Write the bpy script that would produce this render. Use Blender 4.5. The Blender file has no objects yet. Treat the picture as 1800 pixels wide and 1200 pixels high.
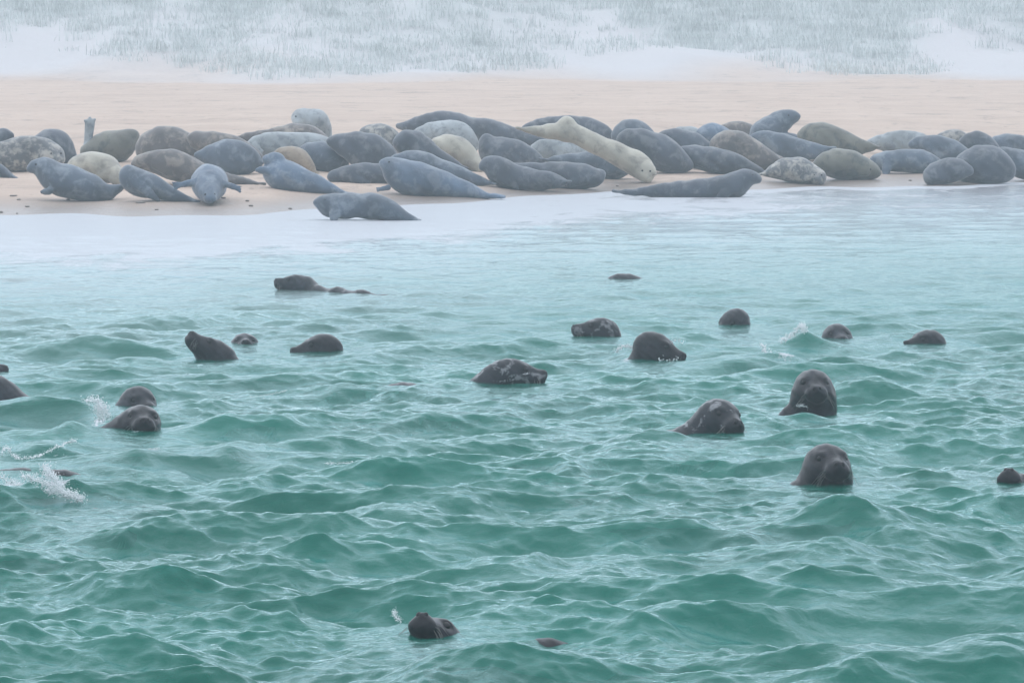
import bpy, math, random
import numpy as np
from mathutils import Vector, Matrix

# ------------------------------------------------------------------ camera, world, sun, exposure
SC = bpy.context.scene
COL = SC.collection
R = math.radians
FP, CAMH, HZ = 10000.0, 3.0, -10.0          # 200 mm lens on a boat, three metres above the water
PITCH = math.atan((600.0 - HZ) / FP)
cam = bpy.data.objects.new('camera', bpy.data.cameras.new('camera'))
COL.objects.link(cam)
cam.location = (0, 0, CAMH)
cam.rotation_euler = (math.pi / 2 - PITCH, 0, 0)
cam.data.sensor_width = 36.0
cam.data.lens = 36.0 * FP / 1800.0
cam.data.clip_start = 0.5
cam.data.clip_end = 3000
SC.camera = cam

SUN_EL, SUN_ROT = R(72), R(-25)
wd = bpy.data.worlds.new('World'); SC.world = wd; wd.use_nodes = True
nt = wd.node_tree; nt.nodes.clear()
sky = nt.nodes.new('ShaderNodeTexSky'); sky.sky_type = 'NISHITA'; sky.sun_disc = False
sky.sun_elevation = SUN_EL; sky.sun_rotation = SUN_ROT
sky.air_density = 1.0; sky.dust_density = 0.6; sky.ozone_density = 1.0
hsv = nt.nodes.new('ShaderNodeHueSaturation'); hsv.inputs['Saturation'].default_value = 0.62
bg = nt.nodes.new('ShaderNodeBackground'); bg.inputs['Strength'].default_value = 0.125
wo = nt.nodes.new('ShaderNodeOutputWorld')
nt.links.new(sky.outputs[0], hsv.inputs['Color']); 
ovc = nt.nodes.new('ShaderNodeMix'); ovc.data_type = 'RGBA'; ovc.inputs['Factor'].default_value = 0.65   # fog and cloud even out the sky
ovc.inputs['B'].default_value = (3.9, 4.25, 4.85, 1)
nt.links.new(hsv.outputs[0], ovc.inputs['A']); nt.links.new(ovc.outputs['Result'], bg.inputs['Color'])
nt.links.new(bg.outputs[0], wo.inputs['Surface'])

sd = bpy.data.lights.new('sun', 'SUN'); sd.energy = 0.9; sd.angle = R(125); sd.color = (1, 0.997, 0.99)
sun = bpy.data.objects.new('sun', sd); COL.objects.link(sun)
# direction towards the sun: behind and above the beach, a little to the left
sv = Vector((math.sin(SUN_ROT) * math.cos(SUN_EL), math.cos(SUN_ROT) * math.cos(SUN_EL), math.sin(SUN_EL)))
sun.rotation_euler = sv.to_track_quat('Z', 'Y').to_euler()
sun.location = (0, 0, 30)

SC.view_settings.view_transform = 'Standard'
SC.view_settings.look = 'None'
SC.view_settings.exposure = 0.90
SC.view_settings.gamma = 1.0
SC.cycles.max_bounces = 8
SC.cycles.transparent_max_bounces = 12
SC.cycles.volume_bounces = 2
SC.cycles.caustics_reflective = False
SC.cycles.caustics_refractive = False
HAZE_DENSITY = 0.0021

# ------------------------------------------------------------------ helpers
def ray(px, py):
    a, b = (px - 900.0) / FP, (600.0 - py) / FP
    c, s = math.cos(PITCH), math.sin(PITCH)
    return np.array([a, c + b * s, -s + b * c])

def at_depth(px, py, Y):                      # the world point seen at a photo pixel, at distance Y
    d = ray(px, py); t = Y / d[1]
    return np.array([d[0] * t, Y, CAMH + d[2] * t])

def on_water(px, py):
    d = ray(px, py); t = -CAMH / d[2]
    return np.array([d[0] * t, d[1] * t, 0.0])

SHX = np.array([-60, -7, -3.5, -1.6, 0, 1.7, 4.4, 8.2, 20, 60.])
SHY = np.array([74, 77.3, 77.6, 81, 84.0, 86.5, 88, 90.5, 94, 96.])
def shore(x): return np.interp(x, SHX, SHY) + .45 * np.sin(np.asarray(x) * 1.7) + .3 * np.sin(np.asarray(x) * 4.1 + 1)
SL = 0.035
def berm(t): return np.interp(t, [0, 12, 20, 30, 200], [0, .42, .60, .68, .70])
def dune_foot(x):                             # where the dune starts, behind a flat berm
    x = np.asarray(x, float)
    return (CAMH - .70) / .015 + 2.2 * np.sin(x * .21) + 1.6 * np.sin(x * .53 + 1) + .8 * np.sin(x * 1.3)

def vnoise(x, y, seed=0):                     # smooth value noise for arrays
    xi, yi = np.floor(x).astype(np.int64), np.floor(y).astype(np.int64)
    fx, fy = x - xi, y - yi
    fx = fx * fx * (3 - 2 * fx); fy = fy * fy * (3 - 2 * fy)
    def h(a, b):
        n = (a * 374761393 + b * 668265263 + seed * 1442695041) & 0x7fffffff
        n = ((n ^ (n >> 13)) * 1274126177) & 0x7fffffff
        return ((n ^ (n >> 16)) & 0xffff) / 65535.0
    return (h(xi, yi) * (1 - fx) + h(xi + 1, yi) * fx) * (1 - fy) + (h(xi, yi + 1) * (1 - fx) + h(xi + 1, yi + 1) * fx) * fy

def dune_growth(x, y):                        # how thickly the beach grass grows
    u = y - dune_foot(x)
    d = vnoise(x * .30, y * .10, 51) * .55 + vnoise(x * .8, y * .3, 52) * .3 + vnoise(x * 2.0, y * .8, 53) * .15
    return d - np.interp(u, [0, 3, 7, 11, 16, 22, 60], [1.0, .72, .58, .47, .24, .05, .0])

def terrain(x, y):
    x = np.asarray(x, float); y = np.asarray(y, float)
    s = shore(x); t = y - s
    z = np.where(t > 0, berm(t), 0.06 * t)
    z = np.maximum(z, -2.4)
    u = y - dune_foot(x)
    up = np.clip(u, 0, None)
    dune = 0.050 * np.minimum(up, 70) + 3.4 * np.clip((up - 4) / 34, 0, 1) ** 1.3
    lump = (vnoise(x * .25, y * .12, 3) - .5) * 1.1 + (vnoise(x * .7, y * .3, 4) - .5) * 0.45
    z = z + dune + lump * np.clip(up / 12, 0, 1)
    z = z + (vnoise(x * 1.3, y * .9, 8) - .5) * 0.03 * np.clip(t / 6, 0, 1)
    return z

def ground_at(px, py):
    d = ray(px, py); lo, hi = 60.0, 200.0
    ys = np.linspace(lo, hi, 2800); t = ys / d[1]
    below = (CAMH + d[2] * t) < np.maximum(terrain(d[0] * t, ys), -0.03)
    i = int(np.argmax(below)) if below.any() else len(ys) - 1
    Y = ys[i]
    return at_depth(px, py, Y)

def tag(o, label=None, cat=None, group=None, kind=None):
    if label: o['label'] = label
    if cat: o['category'] = cat
    if group: o['group'] = group
    if kind: o['kind'] = kind
    return o

def mesh_obj(name, v, f, mat, parent=None, smooth=True, loc=None):
    me = bpy.data.meshes.new(name)
    v = np.asarray(v, np.float32)
    if isinstance(f, np.ndarray):
        k = f.shape[1]
        me.vertices.add(len(v)); me.vertices.foreach_set('co', v.ravel())
        me.loops.add(f.size); me.loops.foreach_set('vertex_index', f.astype(np.int32).ravel())
        me.polygons.add(len(f)); me.polygons.foreach_set('loop_start', np.arange(0, f.size, k, dtype=np.int32))
        me.polygons.foreach_set('loop_total', np.full(len(f), k, np.int32))
        me.update(calc_edges=True)
    else:
        me.from_pydata(v.tolist(), [], f)
    if smooth: me.polygons.foreach_set('use_smooth', np.ones(len(me.polygons), bool))
    me.materials.append(mat)
    o = bpy.data.objects.new(name, me); COL.objects.link(o)
    if parent: o.parent = parent
    if loc is not None: o.location = loc
    return o

def new_mat(name):
    m = bpy.data.materials.new(name); m.use_nodes = True
    t = m.node_tree
    for n in list(t.nodes):
        if n.type != 'OUTPUT_MATERIAL' and n.type != 'BSDF_PRINCIPLED': t.nodes.remove(n)
    p = next(n for n in t.nodes if n.type == 'BSDF_PRINCIPLED')
    return m, t, p

def N(t, typ, **kw):
    n = t.nodes.new(typ)
    for k, v in kw.items():
        if k.startswith('i_'): n.inputs[k[2:].replace('_', ' ')].default_value = v
        else: setattr(n, k, v)
    return n

def ramp(t, fac, stops):
    r = t.nodes.new('ShaderNodeValToRGB')
    e = r.color_ramp.elements
    e[0].position, e[0].color = stops[0][0], (*stops[0][1], 1)
    e[1].position, e[1].color = stops[-1][0], (*stops[-1][1], 1)
    for p, c in stops[1:-1]:
        q = e.new(p); q.color = (*c, 1)
    t.links.new(fac, r.inputs[0])
    return r

# ------------------------------------------------------------------ materials
def mat_water():
    m, t, p = new_mat('sea_water')
    L = t.links.new
    out = next(n for n in t.nodes if n.type == 'OUTPUT_MATERIAL')
    geo = N(t, 'ShaderNodeNewGeometry')
    sep = N(t, 'ShaderNodeSeparateXYZ'); L(geo.outputs['Position'], sep.inputs[0])
    at = N(t, 'ShaderNodeAttribute', attribute_name='shallow_mist')      # 0 deep .. 1 at the sand
    # teal body colour, paled shorewards as painted mist and over the shallow sand
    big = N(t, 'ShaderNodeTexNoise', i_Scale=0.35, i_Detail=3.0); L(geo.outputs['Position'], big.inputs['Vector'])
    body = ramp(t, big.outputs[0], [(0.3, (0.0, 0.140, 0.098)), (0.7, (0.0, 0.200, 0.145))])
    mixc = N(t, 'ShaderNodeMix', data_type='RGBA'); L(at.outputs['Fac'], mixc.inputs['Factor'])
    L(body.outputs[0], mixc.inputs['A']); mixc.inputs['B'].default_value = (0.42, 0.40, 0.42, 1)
    # foam in the swash
    mp = N(t, 'ShaderNodeMapping'); mp.inputs['Scale'].default_value = (0.8, 0.35, 1); L(geo.outputs['Position'], mp.inputs[0])
    fn = N(t, 'ShaderNodeTexNoise', i_Scale=1.3, i_Detail=9.0, i_Roughness=0.68, i_Distortion=0.6); L(mp.outputs[0], fn.inputs['Vector'])
    fa = N(t, 'ShaderNodeAttribute', attribute_name='foam')
    ad = N(t, 'ShaderNodeMath', operation='ADD'); L(fn.outputs[0], ad.inputs[0]); L(fa.outputs['Fac'], ad.inputs[1])
    fr = ramp(t, ad.outputs[0], [(0.84, (0, 0, 0)), (1.30, (1, 1, 1))])
    fn2 = N(t, 'ShaderNodeTexNoise', i_Scale=13.0, i_Detail=6.0, i_Roughness=0.7, i_Distortion=1.2); L(geo.outputs['Position'], fn2.inputs['Vector'])
    fa2 = N(t, 'ShaderNodeAttribute', attribute_name='froth')
    ad2 = N(t, 'ShaderNodeMath', operation='ADD'); L(fn2.outputs[0], ad2.inputs[0]); L(fa2.outputs['Fac'], ad2.inputs[1])
    fr2 = ramp(t, ad2.outputs[0], [(0.90, (0, 0, 0)), (1.16, (1, 1, 1))])
    frm = N(t, 'ShaderNodeMath', operation='MAXIMUM'); L(fr.outputs[0], frm.inputs[0]); L(fr2.outputs[0], frm.inputs[1])
    fr = frm
    mixf = N(t, 'ShaderNodeMix', data_type='RGBA'); L(fr.outputs[0], mixf.inputs['Factor'])
    L(mixc.outputs['Result'], mixf.inputs['A']); mixf.inputs['B'].default_value = (0.53, 0.545, 0.57, 1)
    # fine ripples
    mp2 = N(t, 'ShaderNodeMapping'); mp2.inputs['Scale'].default_value = (1.0, 0.8, 1.0); L(geo.outputs['Position'], mp2.inputs[0])
    n1 = N(t, 'ShaderNodeTexNoise', i_Scale=13.0, i_Detail=5.0, i_Roughness=0.62, i_Distortion=0.5); L(mp2.outputs[0], n1.inputs['Vector'])
    bp = N(t, 'ShaderNodeBump', i_Strength=0.55, i_Distance=0.022); L(n1.outputs[0], bp.inputs['Height'])
    dif = N(t, 'ShaderNodeBsdfDiffuse'); L(mixf.outputs['Result'], dif.inputs['Color'])
    tr = N(t, 'ShaderNodeBsdfTransparent'); tr.inputs[0].default_value = (0.42, 0.86, 0.80, 1)
    mx = N(t, 'ShaderNodeMixShader')
    inv = N(t, 'ShaderNodeMath', operation='MULTIPLY_ADD'); L(fr.outputs[0], inv.inputs[0])
    inv.inputs[1].default_value = -0.42; inv.inputs[2].default_value = 0.42
    om = N(t, 'ShaderNodeMath', operation='SUBTRACT'); om.inputs[0].default_value = 1.0; L(at.outputs['Fac'], om.inputs[1])
    iv2 = N(t, 'ShaderNodeMath', operation='MULTIPLY'); L(inv.outputs[0], iv2.inputs[0]); L(om.outputs[0], iv2.inputs[1]); inv = iv2
    L(inv.outputs[0], mx.inputs[0]); L(dif.outputs[0], mx.inputs[1]); L(tr.outputs[0], mx.inputs[2])
    gl = N(t, 'ShaderNodeBsdfGlossy', i_Roughness=0.045); L(bp.outputs[0], gl.inputs['Normal'])
    gl.inputs['Color'].default_value = (0.75, 0.91, 0.94, 1)
    fz = N(t, 'ShaderNodeFresnel', i_IOR=1.32); L(bp.outputs[0], fz.inputs['Normal'])
    fm = N(t, 'ShaderNodeMath', operation='MULTIPLY'); L(fz.outputs[0], fm.inputs[0])
    ff = N(t, 'ShaderNodeMath', operation='MULTIPLY_ADD'); L(fr.outputs[0], ff.inputs[0]); ff.inputs[1].default_value = -0.68; ff.inputs[2].default_value = 0.92
    L(ff.outputs[0], fm.inputs[1])
    m2 = N(t, 'ShaderNodeMixShader'); L(fm.outputs[0], m2.inputs[0]); L(mx.outputs[0], m2.inputs[1]); L(gl.outputs[0], m2.inputs[2])
    L(m2.outputs[0], out.inputs['Surface'])
    t.nodes.remove(p)
    return m

def mat_sand():
    m, t, p = new_mat('beach_sand'); L = t.links.new
    geo = N(t, 'ShaderNodeNewGeometry')
    n1 = N(t, 'ShaderNodeTexNoise', i_Scale=0.5, i_Detail=6.0, i_Roughness=0.6); L(geo.outputs['Position'], n1.inputs['Vector'])
    base = ramp(t, n1.outputs[0], [(0.3, (0.46, 0.35, 0.275)), (0.7, (0.56, 0.44, 0.35))])
    av = N(t, 'ShaderNodeAttribute', attribute_name='veg')
    mp = N(t, 'ShaderNodeMapping'); mp.inputs['Scale'].default_value = (1.6, 0.8, 1); L(geo.outputs['Position'], mp.inputs[0])
    n2 = N(t, 'ShaderNodeTexNoise', i_Scale=2.2, i_Detail=6.0, i_Roughness=0.7); L(mp.outputs[0], n2.inputs['Vector'])
    fl = ramp(t, n2.outputs[0], [(0.60, (0, 0, 0)), (0.72, (1, 1, 1))])
    mf = N(t, 'ShaderNodeMix', data_type='RGBA'); L(fl.outputs[0], mf.inputs['Factor']); L(base.outputs[0], mf.inputs['A']); mf.inputs['B'].default_value = (0.26, 0.195, 0.15, 1)
    mp3 = N(t, 'ShaderNodeMapping'); mp3.inputs['Scale'].default_value = (0.55, 0.30, 1); L(geo.outputs['Position'], mp3.inputs[0])
    n5 = N(t, 'ShaderNodeTexNoise', i_Scale=1.7, i_Detail=8.0, i_Roughness=0.72, i_Distortion=0.8); L(mp3.outputs[0], n5.inputs['Vector'])
    fl5 = ramp(t, n5.outputs[0], [(0.54, (0, 0, 0)), (0.66, (0.7, 0.7, 0.7))])
    mf5 = N(t, 'ShaderNodeMix', data_type='RGBA'); L(fl5.outputs[0], mf5.inputs['Factor']); L(mf.outputs['Result'], mf5.inputs['A']); mf5.inputs['B'].default_value = (0.30, 0.235, 0.19, 1)
    mf = mf5
    # dune sand is paler, faded with the litter to paint in mist, sea bed is greenish, sand by the water is wet
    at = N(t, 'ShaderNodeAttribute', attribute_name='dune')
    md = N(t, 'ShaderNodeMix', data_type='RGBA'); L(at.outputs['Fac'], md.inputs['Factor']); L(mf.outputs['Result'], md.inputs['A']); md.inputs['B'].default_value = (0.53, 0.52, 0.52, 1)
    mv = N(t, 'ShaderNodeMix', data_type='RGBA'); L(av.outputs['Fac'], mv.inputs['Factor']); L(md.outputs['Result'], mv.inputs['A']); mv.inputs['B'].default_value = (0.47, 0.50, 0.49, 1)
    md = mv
    aw = N(t, 'ShaderNodeAttribute', attribute_name='wet')
    mw = N(t, 'ShaderNodeMix', data_type='RGBA'); L(aw.outputs['Fac'], mw.inputs['Factor']); L(md.outputs['Result'], mw.inputs['A']); mw.inputs['B'].default_value = (0.23, 0.185, 0.155, 1)
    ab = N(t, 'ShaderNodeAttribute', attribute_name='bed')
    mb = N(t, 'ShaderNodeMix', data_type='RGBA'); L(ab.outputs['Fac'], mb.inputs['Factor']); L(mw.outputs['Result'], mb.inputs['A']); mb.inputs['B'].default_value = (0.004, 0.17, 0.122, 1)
    L(mb.outputs['Result'], p.inputs['Base Color'])
    rr = N(t, 'ShaderNodeMath', operation='MULTIPLY_ADD'); L(aw.outputs['Fac'], rr.inputs[0]); rr.inputs[1].default_value = -0.55; rr.inputs[2].default_value = 0.9
    L(rr.outputs[0], p.inputs['Roughness'])
    bp = N(t, 'ShaderNodeBump', i_Strength=0.6, i_Distance=0.08); L(n2.outputs[0], bp.inputs['Height']); L(bp.outputs[0], p.inputs['Normal'])
    return m

def mat_coat(name, base, spot, amt=0.5, scale=7.0, rough=0.55, wet=False, belly=None, lo=0.5, hi=0.62):
    m, t, p = new_mat(name); L = t.links.new
    tc = N(t, 'ShaderNodeTexCoord'); oi = N(t, 'ShaderNodeObjectInfo')
    off = N(t, 'ShaderNodeVectorMath', operation='ADD')
    mul = N(t, 'ShaderNodeMath', operation='MULTIPLY'); mul.inputs[1].default_value = 37.0
    L(oi.outputs['Random'], mul.inputs[0]); L(tc.outputs['Object'], off.inputs[0]); L(mul.outputs[0], off.inputs[1])
    n1 = N(t, 'ShaderNodeTexNoise', i_Scale=scale, i_Detail=4.0, i_Roughness=0.62, i_Distortion=0.35); L(off.outputs[0], n1.inputs['Vector'])
    r1 = ramp(t, n1.outputs[0], [(lo, (0, 0, 0)), (hi, (amt,) * 3)])
    mx = N(t, 'ShaderNodeMix', data_type='RGBA'); L(r1.outputs[0], mx.inputs['Factor'])
    mx.inputs['A'].default_value = (*base, 1); mx.inputs['B'].default_value = (*spot, 1)
    n2 = N(t, 'ShaderNodeTexNoise', i_Scale=2.1, i_Detail=3.0); L(off.outputs[0], n2.inputs['Vector'])
    r2 = ramp(t, n2.outputs[0], [(0.3, (0.6,) * 3), (0.7, (1.35,) * 3)])
    mm = N(t, 'ShaderNodeMix', data_type='RGBA', blend_type='MULTIPLY'); mm.inputs['Factor'].default_value = 1.0
    L(mx.outputs['Result'], mm.inputs['A']); L(r2.outputs[0], mm.inputs['B'])
    am = N(t, 'ShaderNodeAttribute', attribute_name='dark_skin_shade')
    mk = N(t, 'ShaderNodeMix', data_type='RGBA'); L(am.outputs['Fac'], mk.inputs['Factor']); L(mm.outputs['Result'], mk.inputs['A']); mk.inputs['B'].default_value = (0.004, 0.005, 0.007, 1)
    L(mk.outputs['Result'], p.inputs['Base Color'])
    n3 = N(t, 'ShaderNodeTexNoise', i_Scale=55.0 if wet else 30.0, i_Detail=4.0); L(tc.outputs['Object'], n3.inputs['Vector'])
    bp = N(t, 'ShaderNodeBump', i_Strength=0.35, i_Distance=0.006 if wet else 0.012); L(n3.outputs[0], bp.inputs['Height']); L(bp.outputs[0], p.inputs['Normal'])
    p.inputs['Roughness'].default_value = rough
    if wet:
        p.inputs['Coat Weight'].default_value = 0.3; p.inputs['Coat Roughness'].default_value = 0.12
        p.inputs['Specular IOR Level'].default_value = 0.06
    else:
        p.inputs['Sheen Weight'].default_value = 0.25; p.inputs['Sheen Roughness'].default_value = 0.5
        p.inputs['Specular IOR Level'].default_value = 0.35
    return m

def mat_plain(name, c, rough=0.5, spec=0.5):
    m, t, p = new_mat(name)
    n = N(t, 'ShaderNodeTexNoise', i_Scale=40.0, i_Detail=2.0)
    r = ramp(t, n.outputs[0], [(0.3, tuple(x * .85 for x in c)), (0.7, tuple(min(1, x * 1.1) for x in c))])
    t.links.new(r.outputs[0], p.inputs['Base Color'])
    p.inputs['Roughness'].default_value = rough; p.inputs['Specular IOR Level'].default_value = spec
    return m

M = dict(
    water=mat_water(), sand=mat_sand(),
    eye=mat_plain('wet_eye', (0.002, 0.002, 0.003), 0.05, 0.3),
    nostril=mat_plain('nostril_skin', (0.003, 0.003, 0.004), 0.5, 0.3),
    whisker=mat_plain('whisker_hair', (0.22, 0.22, 0.20), 0.5),
    foam=mat_plain('sea_foam', (0.90, 0.94, 0.97), 0.25, 0.6),
    grass=mat_plain('dune_grass_blade', (0.60, 0.64, 0.62), 0.6),  # blade colour paled towards the sand, mist put into the colour
    weed=mat_plain('seaweed_scrap', (0.21, 0.185, 0.16), 0.9),
    # dry coats on the beach, greys lightened to paint in mist
    slate=mat_coat('slate_coat', (0.066, 0.090, 0.122), (0.18, 0.21, 0.24), 0.75, 5.0),
    dark=mat_coat('dark_coat', (0.046, 0.058, 0.078), (0.15, 0.16, 0.17), 0.7, 5.5),
    blue=mat_coat('blue_grey_coat', (0.085, 0.125, 0.18), (0.21, 0.25, 0.30), 0.7, 5.0),
    brown=mat_coat('brown_coat', (0.095, 0.085, 0.080), (0.26, 0.225, 0.19), 0.8, 5.0),
    tan=mat_coat('tan_coat', (0.26, 0.205, 0.145), (0.14, 0.11, 0.085), 0.6),
    olive=mat_coat('olive_grey_coat', (0.13, 0.125, 0.095), (0.045, 0.05, 0.045), 0.9, 4.5),
    cream=mat_coat('cream_coat', (0.38, 0.355, 0.285), (0.22, 0.20, 0.165), 0.8, 4.0),
    pale=mat_coat('pale_grey_coat', (0.30, 0.33, 0.34), (0.14, 0.16, 0.18), 0.7, 8.0),
    mottled=mat_coat('mottled_coat', (0.10, 0.105, 0.11), (0.36, 0.34, 0.30), 0.9, 9.0, lo=0.46, hi=0.60),
    # wet coats in the water
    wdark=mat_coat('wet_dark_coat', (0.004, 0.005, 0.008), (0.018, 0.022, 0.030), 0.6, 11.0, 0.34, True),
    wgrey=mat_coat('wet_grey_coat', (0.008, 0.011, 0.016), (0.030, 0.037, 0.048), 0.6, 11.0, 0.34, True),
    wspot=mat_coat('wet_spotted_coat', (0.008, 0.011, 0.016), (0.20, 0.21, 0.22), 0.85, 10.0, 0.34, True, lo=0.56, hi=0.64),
)

# ------------------------------------------------------------------ smooth-blended solids turned into one continuous mesh
def sdf_ell(P, c, r):
    q = (P - c) / r; k0 = np.sqrt((q * q).sum(1)) + 1e-9
    q = q / r; k1 = np.sqrt((q * q).sum(1)) + 1e-9
    return k0 * (k0 - 1) / k1

def sdf_cone(P, a, b, ra, rb, s):             # s: per-axis squash (y wider)
    a = np.array(a) / s; b = np.array(b) / s; Q = P / s
    ab = b - a; L2 = float(ab @ ab) + 1e-12
    t = np.clip(((Q - a) @ ab) / L2, 0, 1)
    d = Q - a - t[:, None] * ab
    return np.sqrt((d * d).sum(1)) - (ra + (rb - ra) * t)

def smin(a, b, k):
    h = np.clip(k - np.abs(a - b), 0, None) / k
    return np.minimum(a, b) - h * h * k * 0.25

def smax(a, b, k): return -smin(-a, -b, k)

def field(P, prims):
    F = None
    for pr in prims:
        if pr[0] == 'ell':
            _, c, r, Rm, k = pr
            d = sdf_ell((P - c) @ Rm, np.zeros(3), np.array(r))
        elif pr[0] == 'cone':
            _, a, b, ra, rb, s, k = pr
            d = sdf_cone(P, a, b, ra, rb, s)
        elif pr[0] == 'cut':
            _, c, r, Rm, k = pr
            d = sdf_ell((P - c) @ Rm, np.zeros(3), np.array(r))
            F = smax(F, -d, k); continue
        F = d if F is None else smin(F, d, k)
    return F

def lumps(P, a, lam, ph):                     # gentle unevenness of fat and folds
    k = 2 * np.pi / lam; x, y, z = P[:, 0] + ph, P[:, 1] - ph * .7, P[:, 2] + ph * 1.3
    return a * (np.sin(k * x + 1.7 * np.sin(k * .6 * z)) * np.sin(k * .8 * y + 2 * np.sin(k * .5 * x)) + .5 * np.sin(k * 2.1 * x + k * 1.4 * z + 1.1 * np.sin(k * y)) + .35 * np.sin(k * 3.3 * z + k * 2.6 * x))

WARP = [0.0, 1.0, 0.0]
def solid(prims, h):                          # surface nets
    lo, hi = [], []
    for pr in prims:
        if pr[0] == 'ell': c = pr[1]; r = max(pr[2]); lo.append(c - r); hi.append(c + r)
        if pr[0] == 'cone':
            for p, r in ((pr[1], pr[3]), (pr[2], pr[4])):
                p = np.array(p); r = r * np.array(pr[5]); lo.append(p - r); hi.append(p + r)
    lo = np.min(lo, 0) - 3 * h; hi = np.max(hi, 0) + 3 * h
    n = np.ceil((hi - lo) / h).astype(int) + 1
    gx, gy, gz = [lo[i] + h * np.arange(n[i]) for i in range(3)]
    X, Y, Z = np.meshgrid(gx, gy, gz, indexing='ij')
    # coarse pass, then the fine grid only where the surface can be
    q = 5
    ncz = (n + q - 1) // q
    cg = [lo[i] + h * (q * np.arange(ncz[i]) + (q - 1) / 2) for i in range(3)]
    CX, CY, CZ = np.meshgrid(*cg, indexing='ij')
    FC = field(np.stack([CX.ravel(), CY.ravel(), CZ.ravel()], 1), prims).reshape(ncz)
    FF = np.repeat(np.repeat(np.repeat(FC, q, 0), q, 1), q, 2)[:n[0], :n[1], :n[2]]
    near = np.abs(FF) < h * q * 1.3 + .012
    F = np.where(FF < 0, -1.0, 1.0)
    PN = np.stack([X[near], Y[near], Z[near]], 1)
    F[near] = field(PN, prims) + (lumps(PN, *WARP) if WARP[0] else 0)
    ins = F < 0
    nc = n - 1
    cnt = np.zeros(nc, np.int8)
    for i in (0, 1):
        for j in (0, 1):
            for k in (0, 1): cnt += ins[i:i + nc[0], j:j + nc[1], k:k + nc[2]]
    act = (cnt > 0) & (cnt < 8)
    idx = -np.ones(nc, np.int64); ci = np.argwhere(act); idx[act] = np.arange(len(ci))
    acc = np.zeros((len(ci), 3)); w = np.zeros(len(ci))
    cs = [(i, j, k) for i in (0, 1) for j in (0, 1) for k in (0, 1)]
    for a in cs:
        for ax in range(3):
            if a[ax]: continue
            b = list(a); b[ax] = 1
            fa = F[ci[:, 0] + a[0], ci[:, 1] + a[1], ci[:, 2] + a[2]]
            fb = F[ci[:, 0] + b[0], ci[:, 1] + b[1], ci[:, 2] + b[2]]
            m = (fa < 0) != (fb < 0)
            t = np.where(m, fa / np.where(m, fa - fb, 1), 0)
            p = np.tile(np.array(a, float), (len(ci), 1)); p[:, ax] = t
            acc[m] += p[m]; w[m] += 1
    V = lo + h * (ci + acc / w[:, None])
    faces = []
    for ax in range(3):
        o1, o2 = [(1, 2), (2, 0), (0, 1)][ax]
        s0 = [slice(0, n[0]), slice(0, n[1]), slice(0, n[2])]; s1 = list(s0)
        s0[ax] = slice(0, n[ax] - 1); s1[ax] = slice(1, n[ax])
        A, B = ins[tuple(s0)], ins[tuple(s1)]
        e = np.argwhere(A != B)
        e = e[(e[:, o1] > 0) & (e[:, o2] > 0) & (e[:, o1] < nc[o1]) & (e[:, o2] < nc[o2])]
        def at(d1, d2):
            q = e.copy(); q[:, o1] -= d1; q[:, o2] -= d2
            return idx[q[:, 0], q[:, 1], q[:, 2]]
        f = np.stack([at(1, 1), at(0, 1), at(0, 0), at(1, 0)], 1)
        inside = A[e[:, 0], e[:, 1], e[:, 2]]
        f[~inside] = f[~inside][:, ::-1]
        faces.append(f)
    return V, np.concatenate(faces)

ID = np.eye(3); ONE = np.ones(3)

def ball(c, r, seg=12, rings=8, Rm=ID):
    v = []; f = []
    for i in range(rings + 1):
        a = math.pi * i / rings
        for j in range(seg):
            b = 2 * math.pi * j / seg
            v.append((math.sin(a) * math.cos(b) * r[0], math.sin(a) * math.sin(b) * r[1], math.cos(a) * r[2]))
    for i in range(rings):
        for j in range(seg):
            a, b = i * seg + j, i * seg + (j + 1) % seg
            f.append((a, a + seg, b + seg, b))
    return np.array(v) @ Rm.T + np.array(c), np.array(f)

def snap(prims, p, d):                        # move p along -d (outwards start) until it meets the surface
    ts = np.linspace(0.12, -0.12, 121)
    P = p[None] + ts[:, None] * d[None]
    F = field(P, prims)
    i = np.argmax(F < 0)
    return P[i] if (F < 0).any() else p

# ------------------------------------------------------------------ seals in the water
def head_prims(c, Rm, s):
    def P(x, y, z): return c + Rm @ (np.array([x, y, z]) * s)
    def S(*r): return tuple(q * s for q in r)
    k = 0.045 * s
    pr = [('ell', P(-.02, 0, 0), S(.138, .103, .095), Rm, k),
          ('cone', P(.02, 0, -.005), P(.170, 0, -.030), .084 * s, .054 * s, ONE, k)]
    for e in (-1, 1):
        pr.append(('ell', P(.165, .029 * e, -.048), S(.044, .040, .036), Rm, .04 * s))
        pr.append(('ell', P(.03, .058 * e, -.034), S(.09, .048, .055), Rm, k))
    pr.append(('ell', P(.205, 0, -.014), S(.030, .027, .024), Rm, .02 * s))
    pr.append(('ell', P(.108, 0, -.078), S(.070, .042, .028), Rm, .025 * s))
    for e in (-1, 1): pr.append(('ell', P(.062, .058 * e, .050), S(.036, .022, .018), Rm, .03 * s))
    cuts = []
    for e in (-1, 1):
        cuts.append(('cut', P(.092, .081 * e, .030), S(.017, .010, .014), Rm, .012 * s))
        cuts.append(('cut', P(.233, .0185 * e, -.006), S(.014, .011, .014), Rm, .006 * s))
    return pr, cuts

def rot(yaw, pitch, roll):
    return np.array(Matrix.Rotation(R(-90 + yaw), 3, 'Z') @ Matrix.Rotation(R(-pitch), 3, 'Y') @ Matrix.Rotation(R(roll), 3, 'X'))

GW = 'grey seals swimming off the beach'
GB = 'grey seals hauled out on the beach'

def bottle(dx=0.0, dy=0.0, r=.13):
    return [(dx * .1, .04, -.11, r), (dx * .3, .10 + dy * .1, -.32, r * 1.3), (dx * .6, .25 + dy * .3, -.62, .24), (dx, .6 + dy, -.85, .22), (dx * 1.4, 1.0 + dy * 1.5, -.95, .07)]

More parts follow.
